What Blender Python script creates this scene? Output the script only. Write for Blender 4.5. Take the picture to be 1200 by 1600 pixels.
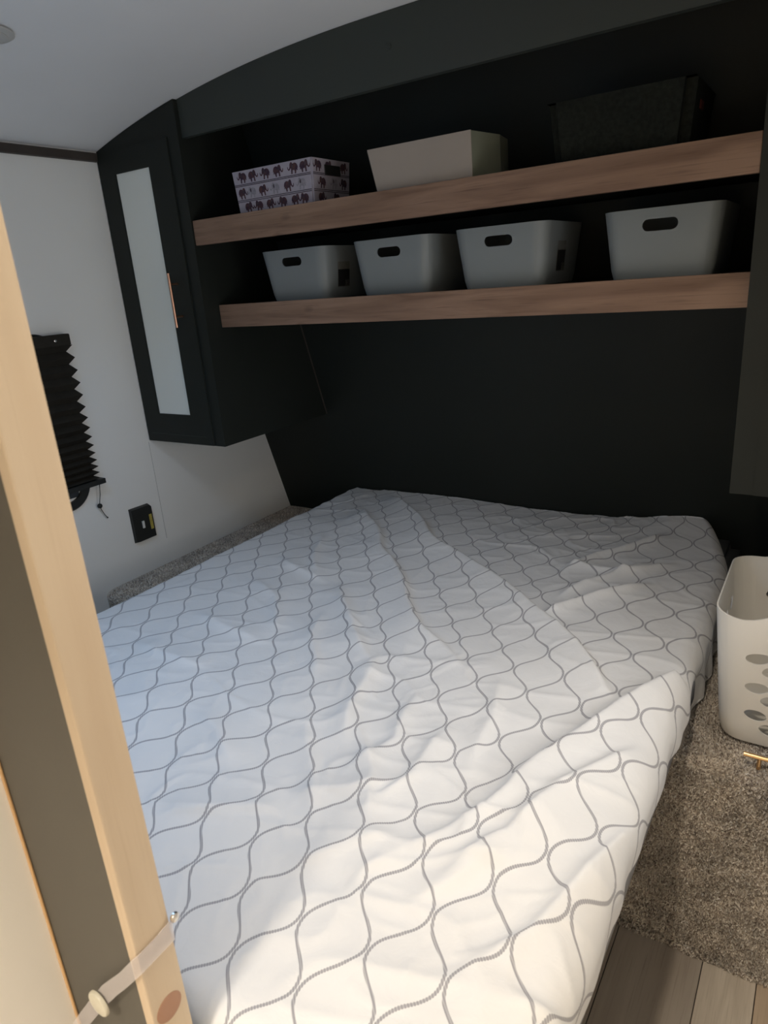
import bpy, bmesh, math, random
import numpy as np
from mathutils import Vector, Matrix
from mathutils.geometry import delaunay_2d_cdt, tessellate_polygon

random.seed(7)
RNG = np.random.default_rng(11)
for o in list(bpy.data.objects):
    bpy.data.objects.remove(o)
SC = bpy.context.scene
COL = SC.collection

# ------------------------------------------------------------------ camera
cam_data = bpy.data.cameras.new('camera')
cam = bpy.data.objects.new('camera', cam_data)
COL.objects.link(cam)
YAW, PIT, ROL = math.radians(34.0636), math.radians(-18.8948), math.radians(-4.4597)
fwd = Vector((-math.sin(YAW) * math.cos(PIT), math.cos(YAW) * math.cos(PIT), math.sin(PIT)))
rt = fwd.cross(Vector((0, 0, 1))).normalized()
up = rt.cross(fwd)
r2 = math.cos(ROL) * rt + math.sin(ROL) * up
u2 = -math.sin(ROL) * rt + math.cos(ROL) * up
M = Matrix((r2, u2, -fwd)).transposed().to_4x4()
M.translation = (2.0329, -1.5426, 1.4617)
cam.matrix_world = M
cam_data.sensor_fit = 'VERTICAL'
cam_data.sensor_height = 36.0
cam_data.lens = 36.0 * 1065.03 / 1600.0
cam_data.clip_start = 0.01
cam_data.dof.use_dof = True
cam_data.dof.focus_distance = 2.1
cam_data.dof.aperture_fstop = 9.0
SC.camera = cam

# ------------------------------------------------------------------ world, lights, exposure
SC.view_settings.view_transform = 'Standard'
SC.view_settings.look = 'None'
SC.view_settings.gamma = 1.0
SC.view_settings.use_curve_mapping = False
SC.view_settings.exposure = 0.0
W = bpy.data.worlds.new('world')
SC.world = W
W.use_nodes = True
W.node_tree.nodes['Background'].inputs['Color'].default_value = (0.75, 0.86, 1.0, 1)
W.node_tree.nodes['Background'].inputs['Strength'].default_value = 0.3
VENT = (0.85, -1.0)
HALL = (1.58, -2.30)


def area_light(name, loc, target, size, energy, color, shape='SQUARE', spread=180):
    d = bpy.data.lights.new(name, 'AREA')
    d.shape = shape
    d.size = size
    d.energy = energy
    d.color = color
    d.spread = math.radians(spread)
    o = bpy.data.objects.new(name, d)
    COL.objects.link(o)
    o.location = loc
    o.rotation_euler = (Vector(target) - Vector(loc)).to_track_quat('-Z', 'Y').to_euler()
    return o


RW_ = 2.253
PUCK = (1.82, -0.92)
area_light('skylight_daylight', (VENT[0], VENT[1], 1.985), (VENT[0], VENT[1], 0), 0.34, 2.9, (0.33, 0.60, 1.0), 'SQUARE', 125)
area_light('window_fill', (RW_ - 0.012, -0.555, 1.10), (0.0, -0.555, 1.10), 0.46, 1.7, (0.97, 0.98, 1.0), 'SQUARE', 112)  # fill for the left wall, set in front of the added unseen window
area_light('hallway_lamp_light', (HALL[0], HALL[1], 1.895), (HALL[0], HALL[1], 0), 0.22, 19.0, (1.0, 0.87, 0.70), 'DISK', 112)
# the lit puck light over the right of the bed: a narrow warm beam and a weak wide glow from the same lens
area_light('puck_glow', (PUCK[0], PUCK[1], 1.945), (PUCK[0], PUCK[1], 0), 0.06, 3.6, (1.0, 0.86, 0.69), 'DISK', 138)
_d = bpy.data.lights.new('puck_beam', 'SPOT')
_d.energy = 9.0
_d.color = (1.0, 0.86, 0.68)
_d.spot_size = math.radians(68)
_d.spot_blend = 1.0
_d.shadow_soft_size = 0.02
_o = bpy.data.objects.new('puck_beam', _d)
COL.objects.link(_o)
_o.location = (PUCK[0], PUCK[1], 1.945)
_o.rotation_euler = (Vector((1.84, -0.62, 0.60)) - _o.location).to_track_quat('-Z', 'Y').to_euler()


# ------------------------------------------------------------------ helpers
def tag(o, label=None, cat=None, group=None, kind=None):
    if label: o['label'] = label
    if cat: o['category'] = cat
    if group: o['group'] = group
    if kind: o['kind'] = kind
    return o


def link(name, me, mat, parent=None, smooth=False):
    if smooth:
        me.polygons.foreach_set('use_smooth', [True] * len(me.polygons))
    o = bpy.data.objects.new(name, me)
    COL.objects.link(o)
    if mat is not None:
        for m in (mat if isinstance(mat, (list, tuple)) else [mat]):
            me.materials.append(m)
    if parent is not None:
        o.parent = parent
    return o


def obj(name, bm, mat, parent=None, smooth=False, angle=None):
    me = bpy.data.meshes.new(name)
    bm.normal_update()
    bm.to_mesh(me)
    bm.free()
    if angle is not None:
        me.polygons.foreach_set('use_smooth', [True] * len(me.polygons))
        me.set_sharp_from_angle(angle=math.radians(angle))
    return link(name, me, mat, parent, smooth)


def pyobj(name, verts, faces, mat, parent=None, smooth=False):
    me = bpy.data.meshes.new(name)
    me.from_pydata(verts, [], faces)
    me.update()
    return link(name, me, mat, parent, smooth)


def thing(name, loc, label, cat, group=None):
    o = bpy.data.objects.new(name, None)
    o.empty_display_size = 0.05
    COL.objects.link(o)
    o.location = loc
    return tag(o, label, cat, group)


def rel(parent):
    l = parent.location
    return Vector((-l.x, -l.y, -l.z))


def box(bm, a, b, bevel=0.0, seg=1):
    t = bmesh.new()
    bmesh.ops.create_cube(t, size=1.0)
    a, b = Vector(a), Vector(b)
    for v in t.verts:
        v.co = Vector([a[i] + (v.co[i] + 0.5) * (b[i] - a[i]) for i in range(3)])
    if bevel > 0:
        bmesh.ops.bevel(t, geom=t.edges[:], offset=bevel, segments=seg, profile=0.6, affect='EDGES')
    merge(bm, t)


def merge(bm, t):
    me = bpy.data.meshes.new('tmp')
    t.to_mesh(me)
    t.free()
    bm.from_mesh(me)
    bpy.data.meshes.remove(me)


def prism(bm, front, back, flip=False):
    """closed solid between two polygons with the same number of points"""
    A = [bm.verts.new(p) for p in front]
    B = [bm.verts.new(p) for p in back]
    n = len(A)
    fs = [bm.faces.new(A), bm.faces.new(B[::-1])]
    for i in range(n):
        j = (i + 1) % n
        fs.append(bm.faces.new((A[j], A[i], B[i], B[j])))
    bmesh.ops.recalc_face_normals(bm, faces=fs)


def tube(bm, pts, r, n=10, cap=True):
    pts = [Vector(p) for p in pts]
    rings = []
    for i, p in enumerate(pts):
        d = (pts[min(i + 1, len(pts) - 1)] - pts[max(i - 1, 0)]).normalized()
        a = d.orthogonal().normalized() if i == 0 else (rings[-1][1] - d * rings[-1][1].dot(d)).normalized()
        b = d.cross(a)
        rr = r[i] if isinstance(r, (list, tuple)) else r
        rings.append(([bm.verts.new(p + rr * (math.cos(2 * math.pi * k / n) * a + math.sin(2 * math.pi * k / n) * b)) for k in range(n)], a))
    fs = []
    for i in range(len(rings) - 1):
        for k in range(n):
            fs.append(bm.faces.new((rings[i][0][k], rings[i][0][(k + 1) % n], rings[i + 1][0][(k + 1) % n], rings[i + 1][0][k])))
    if cap:
        fs.append(bm.faces.new(rings[0][0][::-1]))
        fs.append(bm.faces.new(rings[-1][0]))
    bmesh.ops.recalc_face_normals(bm, faces=fs)


def disc(bm, c, axis, r, h, n=28, dome=0.0):
    """short lathe along axis from c: cylinder with a softly rounded far edge"""
    c, ax = Vector(c), Vector(axis).normalized()
    prof = [(r, 0), (r, h * 0.6), (r * 0.93, h), (r * 0.5, h + dome * 0.7), (0.0001, h + dome)]
    a = ax.orthogonal().normalized()
    b = ax.cross(a)
    rings = []
    for (rr, z) in prof:
        rings.append([bm.verts.new(c + ax * z + rr * (math.cos(2 * math.pi * k / n) * a + math.sin(2 * math.pi * k / n) * b)) for k in range(n)])
    fs = [bm.faces.new(rings[0][::-1]), bm.faces.new(rings[-1])]
    for i in range(len(rings) - 1):
        for k in range(n):
            fs.append(bm.faces.new((rings[i][k], rings[i][(k + 1) % n], rings[i + 1][(k + 1) % n], rings[i + 1][k])))
    bmesh.ops.recalc_face_normals(bm, faces=fs)


# ------------------------------------------------------------------ materials
MATS = {}


def mat(name, color, rough=0.6, spec=0.3, metal=0.0, noise=None, bump=None, trans=0.0, alpha=1.0, coat=0.0):
    """noise=(scale, color2, stretch xyz); bump=(scale, strength, distance)"""
    m = bpy.data.materials.new(name)
    m.use_nodes = True
    nt = m.node_tree
    b = nt.nodes['Principled BSDF']
    b.inputs['Base Color'].default_value = (*color, 1)
    b.inputs['Roughness'].default_value = rough
    b.inputs['Specular IOR Level'].default_value = spec
    b.inputs['Metallic'].default_value = metal
    b.inputs['Transmission Weight'].default_value = trans
    b.inputs['Alpha'].default_value = alpha
    b.inputs['Coat Weight'].default_value = coat
    tc = nt.nodes.new('ShaderNodeTexCoord')
    if noise:
        mp = nt.nodes.new('ShaderNodeMapping')
        mp.inputs['Scale'].default_value = noise[2] if len(noise) > 2 else (1, 1, 1)
        n = nt.nodes.new('ShaderNodeTexNoise')
        n.inputs['Scale'].default_value = noise[0]
        n.inputs['Detail'].default_value = 6
        mx = nt.nodes.new('ShaderNodeMix')
        mx.data_type = 'RGBA'
        mx.inputs['A'].default_value = (*color, 1)
        mx.inputs['B'].default_value = (*noise[1], 1)
        rp = nt.nodes.new('ShaderNodeMapRange')
        rp.inputs['From Min'].default_value = 0.35
        rp.inputs['From Max'].default_value = 0.68
        nt.links.new(tc.outputs['Object'], mp.inputs['Vector'])
        nt.links.new(mp.outputs['Vector'], n.inputs['Vector'])
        nt.links.new(n.outputs['Fac'], rp.inputs['Value'])
        nt.links.new(rp.outputs['Result'], mx.inputs['Factor'])
        nt.links.new(mx.outputs['Result'], b.inputs['Base Color'])
    if bump:
        n = nt.nodes.new('ShaderNodeTexNoise')
        n.inputs['Scale'].default_value = bump[0]
        n.inputs['Detail'].default_value = 4
        bp = nt.nodes.new('ShaderNodeBump')
        bp.inputs['Strength'].default_value = bump[1]
        bp.inputs['Distance'].default_value = bump[2]
        nt.links.new(tc.outputs['Object'], n.inputs['Vector'])
        nt.links.new(n.outputs['Fac'], bp.inputs['Height'])
        nt.links.new(bp.outputs['Normal'], b.inputs['Normal'])
    MATS[name] = m
    return m


def wood(name, c1, c2, c3, axis, scale=1.0, rough=0.5, knots=True, fine=0.35):
    """streaky wood grain running along axis (0,1,2), with a few knots"""
    m = bpy.data.materials.new(name)
    m.use_nodes = True
    nt = m.node_tree
    N, L = nt.nodes, nt.links
    b = N['Principled BSDF']
    b.inputs['Roughness'].default_value = rough
    b.inputs['Specular IOR Level'].default_value = 0.3
    tc = N.new('ShaderNodeTexCoord')
    mp = N.new('ShaderNodeMapping')
    s = [26 * scale] * 3
    s[axis] = 2.2 * scale
    mp.inputs['Scale'].default_value = s
    L.new(tc.outputs['Object'], mp.inputs['Vector'])
    n1 = N.new('ShaderNodeTexNoise')
    n1.inputs['Scale'].default_value = 1.0
    n1.inputs['Detail'].default_value = 5
    n1.inputs['Distortion'].default_value = 0.9
    L.new(mp.outputs['Vector'], n1.inputs['Vector'])
    mp2 = N.new('ShaderNodeMapping')
    s2 = [300 * scale] * 3
    s2[axis] = 9 * scale
    mp2.inputs['Scale'].default_value = s2
    L.new(tc.outputs['Object'], mp2.inputs['Vector'])
    n2 = N.new('ShaderNodeTexNoise')
    n2.inputs['Scale'].default_value = 1.0
    n2.inputs['Detail'].default_value = 3
    L.new(mp2.outputs['Vector'], n2.inputs['Vector'])
    mp3 = N.new('ShaderNodeMapping')
    s3 = [7 * scale] * 3
    s3[axis] = 3.0 * scale
    mp3.inputs['Scale'].default_value = s3
    L.new(tc.outputs['Object'], mp3.inputs['Vector'])
    n3 = N.new('ShaderNodeTexNoise')
    n3.inputs['Scale'].default_value = 1.0
    L.new(mp3.outputs['Vector'], n3.inputs['Vector'])
    r1 = N.new('ShaderNodeValToRGB')
    r1.color_ramp.elements[0].position = 0.32
    r1.color_ramp.elements[0].color = (*c2, 1)
    r1.color_ramp.elements[1].position = 0.62
    r1.color_ramp.elements[1].color = (*c1, 1)
    L.new(n1.outputs['Fac'], r1.inputs['Fac'])
    mx = N.new('ShaderNodeMix')
    mx.data_type = 'RGBA'
    mx.inputs['B'].default_value = (*c3, 1)
    mr = N.new('ShaderNodeMapRange')
    mr.inputs['From Min'].default_value = 0.55
    mr.inputs['From Max'].default_value = 0.8
    mr.inputs['To Max'].default_value = fine
    L.new(n2.outputs['Fac'], mr.inputs['Value'])
    L.new(mr.outputs['Result'], mx.inputs['Factor'])
    L.new(r1.outputs['Color'], mx.inputs['A'])
    mx2 = N.new('ShaderNodeMix')
    mx2.data_type = 'RGBA'
    mx2.blend_type = 'MULTIPLY'
    mr2 = N.new('ShaderNodeMapRange')
    mr2.inputs['From Min'].default_value = 0.4
    mr2.inputs['From Max'].default_value = 0.7
    mr2.inputs['To Max'].default_value = 0.55
    L.new(n3.outputs['Fac'], mr2.inputs['Value'])
    L.new(mr2.outputs['Result'], mx2.inputs['Factor'])
    L.new(mx.outputs['Result'], mx2.inputs['A'])
    mx2.inputs['B'].default_value = (0.78, 0.74, 0.72, 1)
    out = mx2.outputs['Result']
    if knots:
        mp4 = N.new('ShaderNodeMapping')
        s4 = [9.0 * scale] * 3
        s4[axis] = 4.2 * scale
        mp4.inputs['Scale'].default_value = s4
        L.new(tc.outputs['Object'], mp4.inputs['Vector'])
        vo = N.new('ShaderNodeTexVoronoi')
        vo.inputs['Scale'].default_value = 1.0
        L.new(mp4.outputs['Vector'], vo.inputs['Vector'])
        kr = N.new('ShaderNodeValToRGB')
        kr.color_ramp.elements[0].position = 0.03
        kr.color_ramp.elements[0].color = (0.7, 0.7, 0.7, 1)
        kr.color_ramp.elements[1].position = 0.12
        kr.color_ramp.elements[1].color = (0, 0, 0, 1)
        L.new(vo.outputs['Distance'], kr.inputs['Fac'])
        mx3 = N.new('ShaderNodeMix')
        mx3.data_type = 'RGBA'
        L.new(kr.outputs['Color'], mx3.inputs['Factor'])
        L.new(out, mx3.inputs['A'])
        mx3.inputs['B'].default_value = (*[c * 0.8 for c in c3], 1)
        out = mx3.outputs['Result']
    L.new(out, b.inputs['Base Color'])
    bp = N.new('ShaderNodeBump')
    bp.inputs['Strength'].default_value = 0.15
    bp.inputs['Distance'].default_value = 0.001
    L.new(n2.outputs['Fac'], bp.inputs['Height'])
    L.new(bp.outputs['Normal'], b.inputs['Normal'])
    return m


BLACK = mat('black_paint', (0.0155, 0.0185, 0.0155), 0.55, 0.25, noise=(3, (0.0175, 0.0205, 0.0175)), bump=(160, 0.05, 0.001))
BLACKDEEP = mat('black_panel', (0.008, 0.009, 0.008), 0.6, 0.15, bump=(200, 0.04, 0.001))
CHAR = mat('charcoal_paint', (0.043, 0.052, 0.045), 0.5, 0.3, noise=(2, (0.044, 0.050, 0.047)), bump=(160, 0.05, 0.001))
WHITEWALL = mat('white_wall_vinyl', (0.87, 0.87, 0.84), 0.55, 0.25, noise=(4, (0.89, 0.89, 0.86)), bump=(240, 0.03, 0.001))
CEIL = mat('ceiling_vinyl', (0.84, 0.85, 0.86), 0.6, 0.2, noise=(5, (0.86, 0.87, 0.88)), bump=(180, 0.06, 0.001))
HALLW = mat('hallway_white', (0.90, 0.88, 0.84), 0.55, 0.25, bump=(200, 0.03, 0.001))
TRIMB = mat('brown_trim', (0.055, 0.045, 0.038), 0.5, 0.3, noise=(20, (0.07, 0.058, 0.05)))
DOORGREY = mat('dark_door_panel', (0.098, 0.092, 0.078), 0.55, 0.3, noise=(6, (0.106, 0.100, 0.086), (1, 1, 0.3)), bump=(60, 0.05, 0.001))
GLASSF = mat('frosted_glass', (0.86, 0.89, 0.84), 0.25, 0.5, noise=(3, (0.89, 0.92, 0.87)))
COPPER = mat('copper_metal', (0.72, 0.40, 0.27), 0.28, 0.5, 1.0)
BRASS = mat('brass_metal', (0.80, 0.55, 0.30), 0.25, 0.5, 1.0)
STEEL = mat('steel_metal', (0.7, 0.68, 0.65), 0.25, 0.5, 1.0)
BINW = mat('grey_white_plastic', (0.225, 0.25, 0.258), 0.45, 0.3)
BASKW = mat('white_plastic', (0.78, 0.76, 0.71), 0.38, 0.4)
LABELW = mat('label_paper', (0.16, 0.16, 0.15), 0.6, 0.2, noise=(90, (0.19, 0.19, 0.18)))
LABELB = mat('label_black', (0.012, 0.013, 0.014), 0.5, 0.3, noise=(120, (0.03, 0.03, 0.03), (1, 1, 6)))
LABELG = mat('label_grey', (0.14, 0.14, 0.13), 0.6, 0.2, noise=(200, (0.05, 0.05, 0.05)))
FABW = mat('white_canvas', (0.40, 0.375, 0.44), 0.85, 0.1, noise=(60, (0.37, 0.345, 0.41)), bump=(500, 0.2, 0.001))
INK = mat('print_ink_purple', (0.055, 0.035, 0.060), 0.8, 0.1, noise=(120, (0.11, 0.06, 0.06)))
INKG = mat('print_ink_grey', (0.24, 0.23, 0.27), 0.8, 0.1, noise=(150, (0.34, 0.33, 0.37)))
INKB = mat('print_ink_dark', (0.045, 0.038, 0.055), 0.8, 0.1, noise=(200, (0.10, 0.08, 0.09)))
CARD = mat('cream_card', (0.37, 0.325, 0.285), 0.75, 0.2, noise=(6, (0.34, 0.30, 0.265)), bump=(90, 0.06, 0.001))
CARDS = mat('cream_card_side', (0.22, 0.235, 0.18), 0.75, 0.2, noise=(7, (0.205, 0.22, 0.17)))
FELT = mat('charcoal_felt', (0.020, 0.0225, 0.019), 0.95, 0.05, noise=(120, (0.012, 0.0135, 0.0115)), bump=(260, 0.4, 0.002))
FELTR = mat('dark_red_tag', (0.06, 0.015, 0.012), 0.8, 0.1)
BLINDM = mat('brown_black_pleats', (0.024, 0.021, 0.016), 0.75, 0.2, noise=(40, (0.03, 0.026, 0.02)))
BLKPL = mat('black_plastic', (0.022, 0.023, 0.021), 0.42, 0.35)
YEL = mat('yellow_sticker', (0.52, 0.42, 0.09), 0.6, 0.2, noise=(160, (0.36, 0.30, 0.07)))
WHT = mat('white_switch', (0.75, 0.75, 0.72), 0.4, 0.4)
MATTR = mat('mattress_ticking', (0.30, 0.31, 0.33), 0.9, 0.1, noise=(60, (0.26, 0.27, 0.29)))
CARPB = mat('carpet_backing', (0.50, 0.445, 0.385), 0.95, 0.05, noise=(160, (0.62, 0.56, 0.49)), bump=(200, 0.6, 0.003))
LAMPL = mat('lamp_lens', (0.55, 0.55, 0.53), 0.35, 0.4)
PLUG = mat('brown_plug', (0.42, 0.24, 0.155), 0.5, 0.3, noise=(30, (0.38, 0.21, 0.14)))
SNAP = mat('snap_button', (0.62, 0.60, 0.50), 0.4, 0.4, noise=(50, (0.56, 0.54, 0.45)))
WOODSH = wood('shelf_wood', (0.31, 0.20, 0.14), (0.19, 0.115, 0.077), (0.07, 0.038, 0.026), 0, 1.0, 0.55, fine=0.6)
OAK = wood('oak_veneer', (0.66, 0.545, 0.405), (0.61, 0.49, 0.355), (0.52, 0.405, 0.28), 2, 0.8, 0.5, knots=False, fine=0.3)
OAKD = wood('oak_edge', (0.66, 0.43, 0.22), (0.58, 0.36, 0.18), (0.5, 0.3, 0.15), 2, 0.8, 0.45, knots=False)
PLK = [wood('plank_%d' % i, a, b, c, 1, s, 0.45, knots=(i != 1), fine=0.5) for i, (a, b, c, s) in enumerate([
    ((0.47, 0.43, 0.38), (0.38, 0.34, 0.295), (0.22, 0.185, 0.155), 0.8),
    ((0.66, 0.60, 0.52), (0.55, 0.495, 0.42), (0.34, 0.29, 0.235), 1.3),
    ((0.52, 0.42, 0.32), (0.42, 0.33, 0.25), (0.25, 0.19, 0.14), 1.0)])]
# clear plastic and window glass
CLEAR = bpy.data.materials.new('clear_vinyl')
CLEAR.use_nodes = True
_nt = CLEAR.node_tree
_b = _nt.nodes['Principled BSDF']
_b.inputs['Base Color'].default_value = (0.80, 0.76, 0.78, 1)
_b.inputs['Roughness'].default_value = 0.22
_b.inputs['Alpha'].default_value = 0.34
_b.inputs['Specular IOR Level'].default_value = 0.6
GLASSW = mat('window_glass', (0.03, 0.035, 0.04), 0.05, 0.6)
# carpet pile: colour per tuft
PILE = bpy.data.materials.new('carpet_pile')
PILE.use_nodes = True
_nt = PILE.node_tree
_a = _nt.nodes.new('ShaderNodeAttribute')
_a.attribute_name = 'tuft'
_nt.links.new(_a.outputs['Color'], _nt.nodes['Principled BSDF'].inputs['Base Color'])
_nt.nodes['Principled BSDF'].inputs['Roughness'].default_value = 0.9
# thin fibres let light through as well as reflecting it
_t = _nt.nodes.new('ShaderNodeBsdfTranslucent')
_m = _nt.nodes.new('ShaderNodeMixShader')
_m.inputs[0].default_value = 0.22
_nt.links.new(_a.outputs['Color'], _t.inputs['Color'])
_nt.links.new(_nt.nodes['Principled BSDF'].outputs[0], _m.inputs[1])
_nt.links.new(_t.outputs[0], _m.inputs[2])
_nt.links.new(_m.outputs[0], _nt.nodes['Material Output'].inputs['Surface'])
_nt.nodes['Principled BSDF'].inputs['Specular IOR Level'].default_value = 0.1


def sheet_material():
    """white cotton with a printed grey ogee (rope line) lattice, in metres of cloth"""
    m = bpy.data.materials.new('sheet_print')
    m.use_nodes = True
    nt = m.node_tree
    N, L = nt.nodes, nt.links
    b = N['Principled BSDF']
    b.inputs['Roughness'].default_value = 0.85
    b.inputs['Specular IOR Level'].default_value = 0.15
    b.inputs['Sheen Weight'].default_value = 0.15

    def mth(op, a, c=None, d=None):
        n = N.new('ShaderNodeMath')
        n.operation = op
        for i, v in enumerate((a, c, d)):
            if v is None: continue
            if isinstance(v, (int, float)): n.inputs[i].default_value = v
            else: L.new(v, n.inputs[i])
        return n.outputs[0]
    uv = N.new('ShaderNodeUVMap')
    uv.uv_map = 'cloth'
    sp = N.new('ShaderNodeSeparateXYZ')
    L.new(uv.outputs['UV'], sp.inputs[0])
    h, q = 0.0535, 0.151
    u = mth('DIVIDE', sp.outputs[0], h)
    ph = mth('MULTIPLY', sp.outputs[1], 2 * math.pi / q)
    n = mth('FLOOR', u)
    fr = mth('SUBTRACT', mth('SUBTRACT', u, n), 0.5)
    par = mth('FLOORED_MODULO', n, 2.0)
    sgn = mth('SUBTRACT', 1.0, mth('MULTIPLY', par, 2.0))
    csq = mth('SUBTRACT', mth('MULTIPLY', mth('COSINE', ph), 1.04), mth('MULTIPLY', mth('COSINE', mth('MULTIPLY', ph, 3.0)), 0.04))
    off = mth('MULTIPLY', mth('MULTIPLY', csq, sgn), 0.45)
    dx = mth('MULTIPLY', mth('ABSOLUTE', mth('SUBTRACT', fr, off)), h)
    sl = mth('MULTIPLY', mth('SUBTRACT', mth('MULTIPLY', mth('SINE', ph), 1.04), mth('MULTIPLY', mth('SINE', mth('MULTIPLY', ph, 3.0)), 0.12)), 0.45 * h * 2 * math.pi / q)
    dist = mth('DIVIDE', dx, mth('SQRT', mth('ADD', 1.0, mth('MULTIPLY', sl, sl))))
    # rope twist: short slanted dashes along the line
    rope = mth('SINE', mth('ADD', mth('MULTIPLY', sp.outputs[1], 2 * math.pi / 0.0052),
                           mth('MULTIPLY', sp.outputs[0], 2 * math.pi / 0.0052)))
    wdt = mth('ADD', 0.00165, mth('MULTIPLY', rope, 0.00035))
    mr = N.new('ShaderNodeMapRange')
    mr.interpolation_type = 'SMOOTHSTEP'
    L.new(dist, mr.inputs['Value'])
    L.new(wdt, mr.inputs['From Min'])
    L.new(mth('ADD', wdt, 0.0009), mr.inputs['From Max'])
    mr.inputs['To Min'].default_value = 1.0
    mr.inputs['To Max'].default_value = 0.0
    fac = mth('MULTIPLY', mr.outputs[0], mth('ADD', 0.80, mth('MULTIPLY', rope, 0.16)))
    tn = N.new('ShaderNodeTexNoise')
    tn.inputs['Scale'].default_value = 5
    L.new(uv.outputs['UV'], tn.inputs['Vector'])
    mc = N.new('ShaderNodeMix')
    mc.data_type = 'RGBA'
    mc.inputs['A'].default_value = (0.77, 0.77, 0.77, 1)
    mc.inputs['B'].default_value = (0.81, 0.81, 0.805, 1)
    L.new(tn.outputs['Fac'], mc.inputs['Factor'])
    mx = N.new('ShaderNodeMix')
    mx.data_type = 'RGBA'
    mx.inputs['B'].default_value = (0.30, 0.295, 0.32, 1)
    L.new(mc.outputs['Result'], mx.inputs['A'])
    L.new(fac, mx.inputs['Factor'])
    L.new(mx.outputs['Result'], b.inputs['Base Color'])
    wv = N.new('ShaderNodeTexNoise')
    wv.inputs['Scale'].default_value = 26
    wv.inputs['Detail'].default_value = 3
    wv.inputs['Distortion'].default_value = 1.2
    L.new(uv.outputs['UV'], wv.inputs['Vector'])
    bp = N.new('ShaderNodeBump')
    bp.inputs['Strength'].default_value = 0.16
    bp.inputs['Distance'].default_value = 0.008
    L.new(wv.outputs['Fac'], bp.inputs['Height'])
    L.new(bp.outputs['Normal'], b.inputs['Normal'])
    return m


SHEET = sheet_material()

# ------------------------------------------------------------------ dimensions solved from the photograph
RW = 2.253                     # room width
WX = 0.3766                    # wardrobe width
X1, X2 = WX, WX + 1.5          # niche between the wardrobes
ZB = 0.9746                    # wardrobe underside
CARPZ = 0.512                  # carpeted boxes
CF = -0.299                    # their front


def wally(z): return 0.555 - 0.2925 * (z - 1.0)
def ceilz(x): return 2.032 - 0.129 * abs((x - RW / 2) / (RW / 2)) ** 2.4


# ------------------------------------------------------------------ room shell
def slab(name, a, b, m, kind='structure', parent=None, bevel=0.0):
    bm = bmesh.new()
    box(bm, a, b, bevel)
    return tag(obj(name, bm, m, parent), kind=kind)


BACKY = -3.4
# floor: dark base with a plank layer
floor = slab('floor', (-0.05, BACKY, -0.05), (RW + 0.05, 0.9, -0.006), mat('floor_base', (0.05, 0.045, 0.04), 0.8, 0.1))
edges = [1.312, 1.445, 1.595, 1.764, 1.943, 2.047, 2.2515]
for i in range(len(edges) - 1):
    cuts = [BACKY + 0.002, (-1.9, -2.3, -1.55, -2.05, -1.72, -1.35)[i], -0.2]
    for j in range(2):
        bm = bmesh.new()
        box(bm, (edges[i] + 0.0009, cuts[j] + 0.0009, -0.006), (edges[i + 1] - 0.0009, cuts[j + 1] - 0.0009, 0.0), 0.0008)
        pl = obj('plank', bm, PLK[(0, 2, 0, 0, 1, 2)[i] if j else (i + 1) % 3], floor)
# left wall, right wall (with the same thickness), front wall raked outwards to its foot
slab('wall_left', (-0.05, BACKY, 0.0), (0.0, 0.86, 2.0), WHITEWALL)
slab('wall_right', (RW, BACKY, 0.0), (RW + 0.05, 0.86, 2.0), HALLW)
bm = bmesh.new()
prism(bm, [(0.0, wally(0), 0), (0.0, wally(2.06), 2.06), (0.0, wally(2.06) + 0.06, 2.06), (0.0, wally(0) + 0.06, 0)],
      [(RW, wally(0), 0), (RW, wally(2.06), 2.06), (RW, wally(2.06) + 0.06, 2.06), (RW, wally(0) + 0.06, 0)])
tag(obj('wall_front', bm, BLACK), kind='structure')
slab('wall_back', (-0.05, BACKY - 0.05, 0.0), (RW + 0.05, BACKY, 2.05), HALLW)
slab('wall_foot', (0.0, -1.262, 0.0), (1.262, -1.232, 1.885), WHITEWALL)
bm = bmesh.new()
box(bm, (1.268, BACKY, 0.0), (1.312, -1.2685, 2.0))
tag(obj('wall_hallway', bm, HALLW), kind='structure')
# barrel ceiling
bm = bmesh.new()
N = 48
xs = [RW * i / N for i in range(N + 1)]
lo = [(x, ceilz(x)) for x in xs]
poly = lo + [(x, ceilz(x) + 0.05) for x in xs[::-1]]
lowA = [bm.verts.new((x, BACKY, z)) for x, z in lo]
lowB = [bm.verts.new((x, 0.6, z)) for x, z in lo]
hiA = [bm.verts.new((x, BACKY, z + 0.06)) for x, z in lo]
hiB = [bm.verts.new((x, 0.6, z + 0.06)) for x, z in lo]
for i in range(N):
    bm.faces.new((lowA[i], lowB[i], lowB[i + 1], lowA[i + 1]))
    bm.faces.new((hiA[i + 1], hiB[i + 1], hiB[i], hiA[i]))
bmesh.ops.recalc_face_normals(bm, faces=bm.faces[:])
tag(obj('ceiling', bm, CEIL, smooth=True), kind='structure')
# cove strip along the top of the left wall
bm = bmesh.new()
prism(bm, [(0.0005, BACKY, 1.872), (0.010, BACKY, 1.874), (0.012, BACKY, 1.897), (0.0005, BACKY, 1.8985)],
      [(0.0005, -0.001, 1.872), (0.010, -0.001, 1.874), (0.012, -0.001, 1.897), (0.0005, -0.001, 1.8985)])
tag(obj('trim_1', bm, TRIMB), kind='structure')
# hair seam between two wall panels
bm = bmesh.new()
box(bm, (0.0002, -0.004, 0.60), (0.0012, -0.0028, 0.97))
tag(obj('trim_2', bm, mat('seam', (0.48, 0.48, 0.47), 0.6)), kind='structure')
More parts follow.
